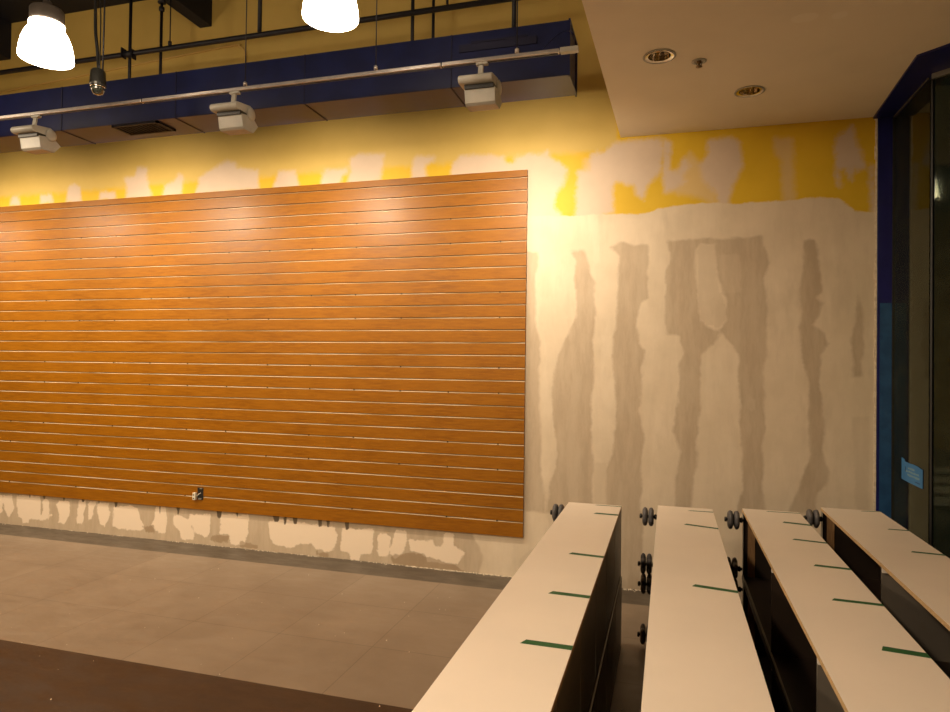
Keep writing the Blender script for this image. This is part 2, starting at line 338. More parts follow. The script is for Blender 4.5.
POLY={"mud":[[[-6.239,3.107],[-6.191,3.203],[-6.127,3.199],[-6.098,3.1]],[[-5.847,3.105],[-5.837,3.192],[-5.714,3.194],[-5.674,3.105]],[[-5.528,3.097],[-5.508,3.249],[-5.436,3.273],[-5.364,3.24],[-5.336,3.096]],[[-5.136,3.104],[-5.126,3.169],[-4.952,3.177],[-4.939,3.102]],[[-4.825,3.095],[-4.817,3.224],[-4.852,3.282],[-4.729,3.311],[-4.697,3.383],[-4.596,3.366],[-4.593,3.256],[-4.522,3.087]],[[-4.413,3.099],[-4.404,3.198],[-4.307,3.219],[-4.244,3.296],[-4.2,3.266],[-4.207,3.096]],[[-4.058,3.096],[-4.029,3.237],[-3.946,3.285],[-3.751,3.369],[-3.659,3.353],[-3.637,3.299],[-3.426,3.267],[-3.412,3.092]],[[-3.274,3.092],[-3.228,3.244],[-3.063,3.233],[-3.012,3.085]],[[-2.823,3.081],[-2.806,3.19],[-2.76,3.229],[-2.566,3.215],[-2.566,3.173],[-2.62,3.169],[-2.628,3.094]],[[-2.582,3.083],[-2.547,3.18],[-2.55,3.305],[-2.468,3.332],[-2.244,3.315],[-2.252,3.242],[-2.276,3.096]],[[-2.005,3.079],[-1.99,3.247],[-1.956,3.277],[-1.803,3.265],[-1.811,3.218],[-1.887,3.207],[-1.868,3.078]],[[-1.683,3.082],[-1.651,3.198],[-1.586,3.249],[-1.382,3.249],[-1.245,3.215],[-1.213,3.166],[-1.173,3.164],[-1.142,3.208],[-1.049,3.224],[-0.933,3.215],[-0.902,3.243],[-0.886,3.196],[-0.802,3.137],[-0.741,3.079],[-0.777,2.969],[-0.83,2.896],[-0.836,2.798],[-0.782,2.735],[-0.78,2.554],[-1.103,2.567],[-1.109,3.028]],[[-0.578,3.18],[-0.476,3.202],[-0.389,3.262],[-0.253,3.266],[-0.07,3.265],[-0.048,3.191],[-0.068,3.018],[-0.116,2.963],[-0.172,2.923],[-0.185,2.814],[-0.235,2.861],[-0.264,2.929],[-0.386,2.973],[-0.408,2.938],[-0.398,2.745],[-0.463,2.734],[-0.536,2.678],[-0.684,2.685],[-0.672,2.954],[-0.666,3.067],[-0.577,3.068]],[[-0.056,3.264],[0.007,3.222],[-0.012,3.029],[0.05,3.01],[0.09,3.108],[0.132,3.047],[0.084,2.986],[0.105,2.934],[0.01,2.883],[-0.046,2.872]],[[0.249,3.224],[0.411,3.236],[0.47,3.178],[0.482,3.015],[0.407,2.837],[0.388,2.747],[0.322,2.75],[0.308,2.843],[0.227,2.926],[0.199,3.05],[0.25,3.127]],[[1.069,3.18],[1.163,3.243],[1.189,3.16],[1.22,3.066],[1.25,2.961],[1.208,2.939],[1.19,2.965],[1.164,2.879],[1.143,2.887],[1.13,2.956],[1.1,2.958],[1.095,2.843],[1.073,2.858],[1.064,3.001]],[[1.273,2.972],[1.294,2.971],[1.316,2.643],[1.284,2.658],[1.268,2.832]]],
"semi":[[[0.09,3.108],[0.131,3.148],[0.199,3.071],[0.24,3.047],[0.321,2.842],[0.309,2.751],[0.201,2.814],[-0.018,2.87],[-0.046,2.915],[-0.005,2.985]],[[0.683,3.202],[0.803,3.192],[0.818,2.744],[0.743,2.762],[0.729,3.025],[0.677,3.133]],[[-0.672,2.954],[-0.622,3.146],[-0.563,3.172],[-0.503,3.063],[-0.575,2.844],[-0.663,2.759]]],
"yellow":[[[-7.477,4.07],[-7.437,2.924],[-3.005,2.728],[-1.264,2.806],[-1.027,2.747],[-0.685,2.73],[-0.573,2.739],[-0.398,2.73],[-0.177,2.719],[-0.072,2.757],[0.201,2.778],[0.335,2.771],[0.467,2.756],[0.66,2.766],[0.818,2.764],[0.942,2.778],[1.095,2.762],[1.156,2.698],[1.186,2.67],[1.281,2.658],[1.357,2.654],[1.35,4.472],[-2.165,7.048],[-7.636,8.532]]],
"yblob":[[[-0.966,2.828],[-0.944,2.865],[-0.913,2.848],[-0.905,2.809],[-0.943,2.789],[-0.974,2.798]]],
"st":[[[-1.039,2.475],[-0.962,2.47],[-0.972,2.075],[-0.986,1.946],[-0.93,1.786],[-0.936,1.59],[-0.942,1.461],[-0.922,1.122],[-0.919,0.859],[-0.884,0.508],[-1.115,0.491],[-1.141,2.476]],[[-0.714,2.464],[-0.622,2.477],[-0.591,2.352],[-0.546,2.225],[-0.529,2.039],[-0.533,1.691],[-0.537,1.425],[-0.541,1.108],[-0.524,0.925],[-0.527,0.535],[-0.869,0.51],[-0.813,0.865],[-0.808,1.052],[-0.839,1.178],[-0.828,1.494],[-0.807,1.629],[-0.749,1.817],[-0.661,1.959],[-0.681,2.385]],[[-0.42,2.488],[-0.331,2.536],[-0.253,2.496],[-0.157,2.492],[-0.147,2.107],[-0.192,2.079],[-0.219,1.912],[-0.217,1.774],[-0.174,1.723],[-0.186,1.506],[-0.198,1.289],[-0.169,1.123],[-0.181,0.928],[-0.171,-0.07],[-0.416,-0.097],[-0.436,0.849],[-0.387,0.961],[-0.382,1.195],[-0.37,1.422],[-0.394,1.612],[-0.409,1.678],[-0.382,1.876],[-0.364,2.173],[-0.38,2.332],[-0.366,2.419]],[[-0.018,2.516],[0.197,2.522],[0.324,2.524],[0.604,2.526],[0.631,2.414],[0.66,2.344],[0.619,2.199],[0.639,2.081],[0.641,1.763],[0.63,1.598],[0.631,1.377],[0.639,1.185],[0.627,1.04],[0.63,0.621],[0.469,0.609],[0.494,0.791],[0.485,1.151],[0.469,1.519],[0.462,1.686],[0.389,1.818],[0.349,1.86],[0.297,1.762],[0.217,1.698],[0.211,1.613],[0.218,1.57],[0.207,1.287],[0.209,1.019],[0.171,0.707],[0.139,0.584],[0.044,0.577],[0.055,0.82],[0.081,1.013],[0.032,1.16],[0.057,1.361],[0.055,1.632],[0.088,1.725],[0.06,1.818],[-0.016,1.847],[-0.031,2.062],[-0.033,2.286],[0.0,2.393]],[[0.87,2.488],[0.938,2.485],[0.963,2.402],[0.982,2.191],[0.995,2.13],[0.952,2.097],[1.014,2.062],[0.99,1.975],[0.929,1.907],[1.015,1.86],[1.045,1.779],[0.991,1.704],[0.985,1.623],[0.987,1.313],[1.012,1.173],[0.995,1.058],[1.035,0.932],[1.02,0.838],[0.972,0.774],[0.96,0.646],[0.791,0.633],[0.867,0.814],[0.879,0.923],[0.912,1.027],[0.904,1.412],[0.887,1.602],[0.874,1.731],[0.842,1.894],[0.867,1.962],[0.847,2.078],[0.853,2.194],[0.871,2.31]],[[1.206,2.173],[1.23,1.959],[1.243,1.766],[1.244,1.547],[1.173,1.559],[1.166,1.819],[1.201,1.96]],[[-7.349,0.456],[-7.334,0.019],[-6.255,-0.066],[-1.415,-0.132],[-1.385,0.025],[-1.363,0.135],[-1.421,0.253],[-1.504,0.4],[-3.546,0.5]]],
"sth":[[[1.174,1.293],[1.275,1.296],[1.277,0.669],[1.201,0.663]],[[-1.079,0.131],[-0.95,0.256],[-0.947,-0.007],[-1.078,0.018]]],
"unst":[[[0.177,2.444],[0.204,2.493],[0.304,2.482],[0.333,2.156],[0.373,2.085],[0.388,1.945],[0.335,1.875],[0.262,1.903],[0.202,1.939],[0.186,2.145]]],
"unsth":[[[0.331,2.41],[0.469,2.406],[0.484,2.139],[0.36,2.128]],[[-0.531,0.902],[-0.43,0.908],[-0.426,0.542],[-0.52,0.535]],[[0.528,1.423],[0.574,1.389],[0.568,1.306],[0.51,1.332]]],
"bott":[[[-6.526,0.276],[-6.24,0.276],[-6.224,0.179],[-6.235,0.101],[-6.519,0.07]],[[-6.227,0.276],[-6.113,0.284],[-6.084,0.16],[-6.138,0.06],[-6.211,0.151]],[[-6.062,0.288],[-5.763,0.298],[-5.744,0.071],[-5.893,0.069],[-5.891,0.031],[-5.979,0.024],[-5.98,0.072],[-6.031,0.078]],[[-5.738,0.271],[-5.652,0.258],[-5.648,0.135],[-5.612,0.129],[-5.683,0.066],[-5.757,0.079],[-5.723,0.177]],[[-5.531,0.267],[-5.411,0.275],[-5.396,0.154],[-5.453,0.065],[-5.549,0.058],[-5.527,0.135],[-5.566,0.226]],[[-5.305,0.292],[-5.21,0.289],[-5.245,0.072],[-5.31,0.077]],[[-5.187,0.291],[-5.094,0.288],[-5.147,0.117],[-5.182,0.105]],[[-5.071,0.29],[-4.944,0.289],[-4.93,0.189],[-4.984,0.066],[-5.042,0.089],[-5.08,0.224]],[[-4.886,0.257],[-4.706,0.288],[-4.628,0.266],[-4.581,0.17],[-4.534,0.075],[-4.701,0.061],[-4.836,0.068],[-4.904,0.081]],[[-4.42,0.299],[-4.322,0.306],[-4.292,0.166],[-4.316,0.066],[-4.392,0.06],[-4.47,0.125],[-4.428,0.209]],[[-4.229,0.242],[-4.16,0.238],[-4.064,0.206],[-3.998,0.084],[-4.018,0.038],[-4.133,0.028],[-4.167,0.105],[-4.227,0.144]],[[-4.054,0.255],[-3.836,0.263],[-3.842,0.105],[-3.873,0.068],[-3.998,0.092],[-4.064,0.21]],[[-3.733,0.279],[-3.462,0.291],[-3.458,0.137],[-3.486,0.036],[-3.636,0.023],[-3.648,0.113],[-3.74,0.105]],[[-3.254,0.256],[-3.11,0.284],[-2.976,0.269],[-2.844,0.255],[-2.631,0.259],[-2.612,0.191],[-2.628,0.075],[-2.719,0.046],[-2.803,0.063],[-2.85,0.105],[-2.972,0.086],[-3.038,0.038],[-3.124,0.056],[-3.211,0.065],[-3.247,0.163]],[[-2.563,0.253],[-2.285,0.263],[-2.295,0.06],[-2.401,0.051],[-2.409,-0.011],[-2.481,0.007],[-2.509,0.061],[-2.582,0.063]],[[-2.236,0.223],[-2.184,0.243],[-2.131,0.216],[-2.154,0.049],[-2.233,0.054],[-2.253,0.181]],[[-2.097,0.274],[-1.994,0.283],[-1.993,0.203],[-2.03,0.081],[-2.094,0.043],[-2.138,0.087]],[[-1.984,0.204],[-1.773,0.222],[-1.756,0.165],[-1.698,0.182],[-1.683,0.285],[-1.6,0.292],[-1.599,0.191],[-1.508,0.145],[-1.564,0.062],[-1.679,0.043],[-1.817,0.046],[-1.847,0.114],[-1.966,0.119]]],
"glue":[[[-5.908,0.365],[-5.883,0.367],[-5.885,0.271],[-5.897,0.27]],[[-5.741,0.366],[-5.692,0.37],[-5.699,0.274],[-5.723,0.272]],[[-5.491,0.354],[-5.455,0.357],[-5.46,0.272],[-5.478,0.27]],[[-5.271,0.359],[-5.224,0.363],[-5.231,0.278],[-5.255,0.277]],[[-5.072,0.354],[-5.049,0.356],[-5.052,0.272],[-5.063,0.272]],[[-4.889,0.348],[-4.843,0.351],[-4.85,0.259],[-4.873,0.258]],[[-4.384,0.32],[-4.369,0.321],[-4.37,0.231],[-4.377,0.231]],[[-4.205,0.333],[-4.162,0.336],[-4.168,0.238],[-4.189,0.236]],[[-3.786,0.327],[-3.724,0.332],[-3.735,0.244],[-3.765,0.242]],[[-3.588,0.333],[-3.558,0.335],[-3.562,0.258],[-3.577,0.257]],[[-3.226,0.326],[-3.149,0.332],[-3.163,0.255],[-3.202,0.252]],[[-3.12,0.308],[-3.082,0.311],[-3.088,0.235],[-3.107,0.234]],[[-3.034,0.323],[-2.977,0.328],[-2.987,0.252],[-3.015,0.249]],[[-2.794,0.325],[-2.748,0.329],[-2.755,0.245],[-2.778,0.243]],[[-2.715,0.331],[-2.678,0.334],[-2.684,0.251],[-2.703,0.25]],[[-2.546,0.328],[-2.501,0.331],[-2.508,0.241],[-2.531,0.239]]],
"stain":[[[-3.842,0.088],[-3.648,0.096],[-3.657,0.034],[-3.841,0.036]],[[-3.537,0.062],[-3.357,0.043],[-3.357,0.009],[-3.535,0.011]],[[-2.802,0.043],[-2.673,0.022],[-2.69,-0.005],[-2.802,0.01]],[[-2.137,0.063],[-1.966,0.111],[-1.712,0.071],[-1.466,0.002],[-1.612,-0.02],[-1.879,-0.008],[-2.119,0.009]],[[-4.557,0.1],[-4.448,0.127],[-4.424,0.057],[-4.523,0.058]]]}

def sdist(P, poly, margin=0.2):
    """signed distance of the points to the polygon, positive inside"""
    poly = np.array(poly); out = np.full(len(P), -margin)
    lo, hi = poly.min(0)-margin, poly.max(0)+margin
    k = np.where((P > lo).all(1) & (P < hi).all(1))[0]
    if len(k) == 0: return out
    p = P[k]; d = np.full(len(k), 9.0); ins = np.zeros(len(k), bool)
    for a, b in zip(poly, np.roll(poly, -1, 0)):
        e = b-a; t = np.clip(((p-a)@e)/max(e@e, 1e-9), 0, 1); d = np.minimum(d, np.hypot(*(p-a-t[:, None]*e).T))
        c = (a[1] > p[:, 1]) != (b[1] > p[:, 1])
        with np.errstate(divide='ignore', invalid='ignore'):
            ins ^= c & (p[:, 0] < (b[0]-a[0])*(p[:, 1]-a[1])/(b[1]-a[1]+1e-12)+a[0])
    out[k] = np.minimum(np.where(ins, d, -d), margin); out[k] = np.maximum(out[k], -margin)
    return out
def build_wall():
    xs = np.concatenate([[-9.5, -8.5], np.arange(-6.95, XC, 0.018), [XC]]); zs = np.linspace(0, H, 274)
    nx, nz = len(xs), len(zs)
    gx, gz = np.meshgrid(xs, zs); P = np.stack([gx.ravel(), gz.ravel()], 1)
    co = np.stack([P[:, 0], np.zeros(len(P)), P[:, 1]], 1)
    i = np.arange((nx-1)*(nz-1)); r, c = i//(nx-1), i % (nx-1); a = r*nx+c
    faces = np.stack([a, a+1, a+1+nx, a+nx], 1)
    # give the wall its thickness behind
    n = len(co); extra = np.array([(-9.5, 0.25, 0), (XC, 0.25, 0), (XC, 0.25, H), (-9.5, 0.25, H)])
    me = bpy.data.meshes.new('wall_back')
    tl, tr, bl, br = (nz-1)*nx, nz*nx-1, 0, nx-1
    me.from_pydata(np.concatenate([co, extra]).tolist(), [], faces.tolist()+[(n+1, n, n+3, n+2), (n, n+1, br, bl), (tl, tr, n+2, n+3), (n+3, n, bl, tl), (br, n+1, n+2, tr)])
    me.materials.append(M['wall'])
    def mx(key):
        s = np.full(len(P), -0.2)
        for q in POLY[key]: s = np.maximum(s, sdist(P, q))
        return s
    yel, mud, semi, st, un_, bo = mx('yellow'), mx('mud'), mx('semi'), mx('st'), mx('unst'), mx('bott')
    # the band goes on to the left and up beyond the traced part
    yel = np.where((P[:, 0] < -6.3) | (P[:, 1] > 3.7), 0.2, yel); yel = np.where(P[:, 1] < 2.6, -0.2, yel)
    yel = np.maximum(yel, mx('yblob'))
    st = np.minimum(st, -un_); A = {}
    A['yellow'] = yel; A['mud'] = mud; A['thin'] = semi; A['bare'] = st; A['patch'] = bo
    A['faint'] = np.maximum(mx('sth'), np.where(un_ > 0, un_, mx('unsth'))); A['glue'] = mx('glue'); A['stain'] = mx('stain')
    for k, v in A.items():
        at = me.attributes.new(k, 'FLOAT', 'POINT'); at.data.foreach_set('value', np.concatenate([v, np.full(4, -0.2)]).astype(np.float32))
    me.update()
    o = bpy.data.objects.new('wall_back', me); COL.objects.link(o)
    tag(o, 'patched wall with yellow paint band above streaky cream joint compound', 'wall', None, 'structure')
build_wall()
struct(MB().box(-9.6, -9.5, -9.5, 0.25, 0, H), 'wall_left', M['ochre'], 'ochre painted side wall', 'wall')
struct(MB().box(-9.6, 4.0, -9.6, -9.5, 0, H), 'wall_front', M['ochre'], 'ochre painted wall facing the patched wall', 'wall')
struct(MB().box(3.2, 3.3, -9.5, YB-1.0, 0, H), 'wall_right', M['ochre'], 'ochre side wall', 'wall')
# dropped soffit, chamfered along the angled window
XH = XC-0.02
prof = [(-0.356, 0), (XH, 0), (1.255, -0.925), (1.255+2.0*0.75, -0.925-2.0*0.66), (3.2, -3.0), (3.2, -9.5), (-0.58, -9.5)]
struct(MB().prism(prof, HS, H, 'z'), 'ceiling', M['ceil_white'], 'lowered cream drywall ceiling with two recessed lights', 'ceiling')

# blue window head, jamb and glass
prof = [(XH, 0.05), (XG+0.09, 0.05), (XG+0.09, YG+0.03), (XG+0.05+2*0.75, YG-2*0.66+0.05), (1.255+2.0*0.75, -0.925-2.0*0.66), (1.255, -0.925)]
struct(MB().prism(prof, HS-0.012, H, 'z'), 'trim_1', M['blue_frame'], 'dark blue window head under the lowered ceiling', 'trim')
jb = struct(MB().box(XC+0.006, XG, -0.004, 0.25, 0, HS-0.012), 'trim_2', M['blue_frame'], 'dark blue jamb between patched wall and window', 'trim', bevel=0.003)
MB().box(XC+0.022, XG-0.006, -0.0065, -0.0035, 0.3, 2.05).build('protective_film', M['film'], jb)
mb = MB()   # crumbly bead where the wall meets the blue jamb
z = 0.0
while z < HS-0.02:
    h = random.uniform(0.03, 0.09); w_ = random.uniform(0.006, 0.014); mb.box(XC-w_, XC+0.004, -random.uniform(0.002, 0.006), 0.0, z, min(z+h, HS-0.015)); z += h
struct(mb, 'trim_3', M['caulk'], 'rough plaster bead along the blue jamb', 'trim')

w1 = empty('window_1', (XG, 0, 0)); tag(w1, 'dark glass pane beside the blue jamb, carrying a blue card', 'window', None, 'structure')
MB().box(0.001, 0.007, YG+0.02, -0.006, 0.04, HS-0.03).build('pane', M['glass'], w1)
fr = MB(); fr.box(-0.006, 0.02, -0.012, -0.0, 0, HS-0.012); fr.box(-0.01, 0.02, YG, -0.0, 0, 0.05)
fr.build('window_frame', M['black'], w1)
MB().box(-0.006, 0.001, YG+0.03, -0.02, HS-0.020, HS-0.0121).build('glazing_stop', M['housing'], w1)
w2 = empty('window_2', (XG, YG, 0), math.atan2(-0.66, 0.75)); tag(w2, 'dark angled shop window at the right edge', 'window', None, 'structure')
L2 = 2.0
MB().box(0.02, L2, 0.001, 0.007, 0.04, HS-0.03).build('pane', M['glass'], w2)
fr = MB(); fr.box(0.002, 0.012, -0.004, 0.02, 0, HS-0.012); fr.box(0, L2, -0.01, 0.02, 0, 0.05); fr.box(L2, L2+0.06, -0.02, 0.04, 0, HS-0.012)
fr.build('window_frame', M['black'], w2)
MB().box(0.012, L2, -0.02, 0.001, HS-0.04, HS-0.0121).build('glazing_stop', M['steel'], w2)

# blue card taped on the glass
cd = empty('notice_card', (XG-0.001, -0.375, 0.985)); tag(cd, 'small blue paper notice taped low on the dark glass', 'notice')
MB().prism([(-0.18, -0.060), (-0.18, 0.050), (-0.150, 0.052), (-0.10, 0.058), (-0.02, 0.06), (0.02, 0.058), (0.12, 0.060), (0.125, 0.072), (0.18, 0.078), (0.18, -0.056), (0.05, -0.060)], -0.0016, -0.0004, 'x').build('card', M['card'], cd)
mk = MB()
for a, b, z0, z1 in ((-0.13, 0.07, -0.022, -0.006), (-0.12, 0.08, 0.0, 0.014), (-0.05, 0.05, 0.020, 0.034)):
    t = a
    while t < b:
        q = random.uniform(0.012, 0.026); mk.box(-0.0021, -0.0015, t, t+q, z0+random.uniform(0, 0.004), z1-random.uniform(0, 0.004)); t += q+0.006
mk.build('print', M['card_mark'], cd)
mk = MB(); mk.box(-0.0021, -0.0015, 0.10, 0.115, 0.0, 0.03); mk.build('print', M['card_ink'], cd)
mk = MB(); mk.box(-0.0021, -0.0015, -0.14, -0.06, -0.042, -0.036)
mk.build('print', M['card_ink'], cd)

# roof joists, dark and square, running towards the room
for i, (x0, x1, zb, lab) in enumerate(((-7.2, -6.26, 4.56, 'broad dark joist at the upper left corner'), (-4.05, -3.925, 4.582, 'dark joist end above the second pendant gap'), (-1.75, -1.62, 4.582, 'dark joist above the duct'))):
    struct(MB().box(x0, x1, -9.4, 0.0, zb, H), 'trim_%d' % (4+i), M['navy_dark'], lab, 'beam', bevel=0.004)

# ------------------------------------------------------------------ slatwall
def slatwall():
    x0, x1 = -8.8, -1.047; zt, zb = 3.098, 0.308; t = 0.022; dep = 0.015
    g0, gs, gh = 3.042, 0.0971, 0.0105
    root = empty('slatwall', ((x0+x1)/2, -0.0015, zb)); tag(root, 'large orange wood slatwall with thin horizontal grooves', 'slatwall')
    ox, oz = -(x0+x1)/2, -zb
    prof = [(0, zt+oz), (-t, zt+oz)]
    for k in range(28):
        gz = g0-k*gs+oz
        prof += [(-t, gz+gh/2), (-t+dep, gz+gh/2), (-t+dep, gz-gh/2), (-t, gz-gh/2)]
    prof += [(-t, zb+oz), (0, zb+oz)]
    pb = MB()
    n = len(prof); a, b = x0+ox, x1+ox
    pb.v += [(a, p[0], p[1]) for p in prof]+[(b, p[0], p[1]) for p in prof]
    for i in range(n):
        j = (i+1) % n; pb.f.append((i, j, n+j, n+i)); pb.sm.append(False); pb.mi.append(0)
    # end caps as quads: back strip plus one per slat
    for s0 in (0, n):
        pb.v += []
        tops = [zt+oz]+[g0-k*gs-gh/2+oz for k in range(28)]; bots = [g0-k*gs+gh/2+oz for k in range(28)]+[zb+oz]
        X = a if s0 == 0 else b
        for tz, bz in zip(tops, bots): pb.add([(X, -t, tz), (X, -t+dep, tz), (X, -t+dep, bz), (X, -t, bz)], [(0, 1, 2, 3)])
        pb.add([(X, -t+dep, zt+oz), (X, 0, zt+oz), (X, 0, zb+oz), (X, -t+dep, zb+oz)], [(0, 1, 2, 3)])
    pb.build('slat_board', M['veneer'], root)
    gm = MB()
    for k in range(28):
        gz = g0-k*gs+oz
        # L-shaped liner: back and lower lip
        gm.prism([(-t-0.0005, gz-gh/2+0.0002), (-t-0.0005, gz-gh/2+0.0010), (-t+0.0105, gz+gh/2-0.0031), (-t+dep-0.0005, gz+gh/2-0.0031), (-t+dep-0.0005, gz-gh/2+0.0002)], a+0.001, b-0.001, 'x')
    gm.build('groove_liner', M['groove'], root)
    sc = MB(); r = random.Random(3)
    for k in range(28):
        gz = g0-k*gs+oz
        if k % 2 == 0 or k % 3 == 1: continue
        x = -1.25+ox
        while x > -6.6+ox:
            sc.box(x-0.005, x+0.005, -t-0.001, -t+0.004, gz-0.004, gz+0.004); x -= 0.406*r.choice((1, 1, 2))
    sc.build('screw', M['black'], root)['kind'] = 'stuff'
slatwall()
# power outlet hanging out of a cut in the board
oc = empty('power_outlet', (-3.93, -0.0225, 0.445)); tag(oc, 'loose ivory outlet hanging from a black box low in the slatwall', 'outlet')
MB().box(-0.03, 0.03, -0.004, -0.0002, -0.05, 0.055).build('box_opening', M['black'], oc, bevel=0.003)
mb = MB(); mb.box(-0.062, -0.034, -0.03, -0.006, -0.052, 0.012)
rc = mb.build('receptacle', M['receptacle'], oc, bevel=0.004)
for zz in (-0.036, -0.006):
    MB().box(-0.054, -0.043, -0.0315, -0.0302, zz-0.006, zz+0.004).build('socket_slot', M['black'], rc)
MB().box(-0.012, 0.018, -0.016, -0.003, -0.046, -0.036).build('metal_ear', M['steel'], oc)
MB().box(0.0, 0.022, -0.012, -0.003, 0.044, 0.052).build('metal_ear', M['steel'], oc)
MB().tube([(-0.034, -0.018, -0.02), (-0.015, -0.024, -0.01), (0.0, -0.016, 0.005), (0.006, -0.003, 0.01)], 0.003, 8).build('wire', M['receptacle'], oc)

# plaster crumbs along the wall foot, and loose bits on the tiles
cr = MB(); r = random.Random(5)
def crumb(mb, x, y, z, s):
    v = [(x+s*dx*r.uniform(.5, 1), y+s*dy*r.uniform(.5, 1), z+max(0, s*dz*r.uniform(.5, 1.1))) for dx, dy, dz in ((1, 0, 0.1), (-1, 0, 0.1), (0, 1, 0.1), (0, -1, 0.1), (0.1, 0.1, 1))]
    mb.add(v, [(0, 2, 4), (2, 1, 4), (1, 3, 4), (3, 0, 4), (0, 3, 1, 2)])
for k in range(900):
    x = -6.4+7.6*r.random()**0.75
    if r.random() < 0.5: x = r.uniform(-2.0, -0.9)
    crumb(cr, x, -abs(r.gauss(0, 0.012))-0.004, 0, r.uniform(0.002, 0.008))
for k in range(120): crumb(cr, r.uniform(-0.3, 0.1), -abs(r.gauss(0, 0.02))-0.004, 0, r.uniform(0.003, 0.009))
tag(cr.build('plaster_debris', M['caulk']), 'white plaster crumbs lying along the foot of the patched wall', 'debris', None, 'stuff')
cr = MB()
for k in range(70): crumb(cr, r.uniform(-4.5, -0.8), r.uniform(-2.6, -0.45), 0, r.uniform(0.002, 0.006))
crumb(cr, -0.20, -1.75, 0, 0.006)
tag(cr.build('plaster_debris', M['caulk']), 'scattered white specks on the open tile floor', 'debris', None, 'stuff')

# ------------------------------------------------------------------ lowered ceiling fittings
def downlight(x, y, label):
    o = empty('recessed_light', (x, y, HS)); tag(o, label, 'ceiling light', 'recessed lights in the lowered ceiling')
    MB().lathe([(0.086, -0.0005), (0.088, -0.004), (0.080, -0.006), (0.076, -0.0005)], n=40).build('trim_ring', M['white_metal'], o)
    mb = MB(); n = 24; prof = [(0.076, -0.0062), (0.070, -0.003), (0.060, -0.0015)]
    mb.lathe(prof, n=40); ob = mb.build('reflector_lip', M['chrome'], o)
    return o
def cut_soffit(spots):
    """recessed cans go up into the soffit: the cans are open boxes cut by a boolean"""
    sof = [o for o in COL.objects if o.name.startswith('ceiling') and o.get('label', '').startswith('lowered')][0]
    for i, (x, y) in enumerate(spots):
        mb = MB(); mb.lathe([(0.0005, -0.05), (0.0745, -0.05), (0.0745, 0.16), (0.0005, 0.16)], (x, y, HS), n=40, smooth=False)
        c = mb.build('cutter', M['void']); b = bmesh.new(); b.from_mesh(c.data); bmesh.ops.remove_doubles(b, verts=b.verts, dist=0.002)
        bmesh.ops.recalc_face_normals(b, faces=b.faces); b.to_mesh(c.data); b.free()
        mod = sof.modifiers.new('cut', 'BOOLEAN'); mod.operation = 'DIFFERENCE'; mod.object = c; mod.solver = 'EXACT'
        bpy.context.view_layer.update(); dg = bpy.context.evaluated_depsgraph_get()
        me = bpy.data.meshes.new_from_object(sof.evaluated_get(dg)); sof.modifiers.clear(); sof.data = me
        bpy.data.objects.remove(c)
spots = ((-0.065, -1.254), (0.455, -0.645))
cut_soffit(spots)
for (x, y), lab in zip(spots, ('unlit chrome recessed ceiling light nearest the lowered ceiling edge', 'unlit chrome recessed ceiling light closest to the patched wall')):
    o = downlight(x, y, lab)
    mb = MB(); mb.lathe([(0.073, 0.002), (0.066, 0.05), (0.052, 0.10), (0.03, 0.13), (0.004, 0.14)], n=16, smooth=False); mb.build('reflector', M['chrome'], o)
    mb = MB(); mb.lathe([(0.001, 0.055), (0.018, 0.06), (0.026, 0.085), (0.020, 0.12), (0.012, 0.138)], n=16); mb.build('bulb', M['housing'], o)
sp = empty('sprinkler_head', (0.144, -1.138, HS)); tag(sp, 'small brass fire sprinkler between the two recessed lights', 'sprinkler')
MB().lathe([(0.040, -0.0005), (0.040, -0.003), (0.024, -0.006), (0.021, -0.001)], n=28).build('escutcheon', M['white_metal'], sp)
mb = MB(); mb.lathe([(0.013, -0.001), (0.013, -0.010), (0.006, -0.012), (0.006, -0.02)], n=16)
for s in (-1, 1): mb.tube([(s*0.011, 0, -0.012), (s*0.013, 0, -0.020), (s*0.003, 0, -0.030)], 0.0022, 6)
mb.lathe([(0.001, -0.029), (0.017, -0.030), (0.017, -0.032), (0.001, -0.033)], n=18)
mb.build('sprinkler_body', M['brass'], sp)

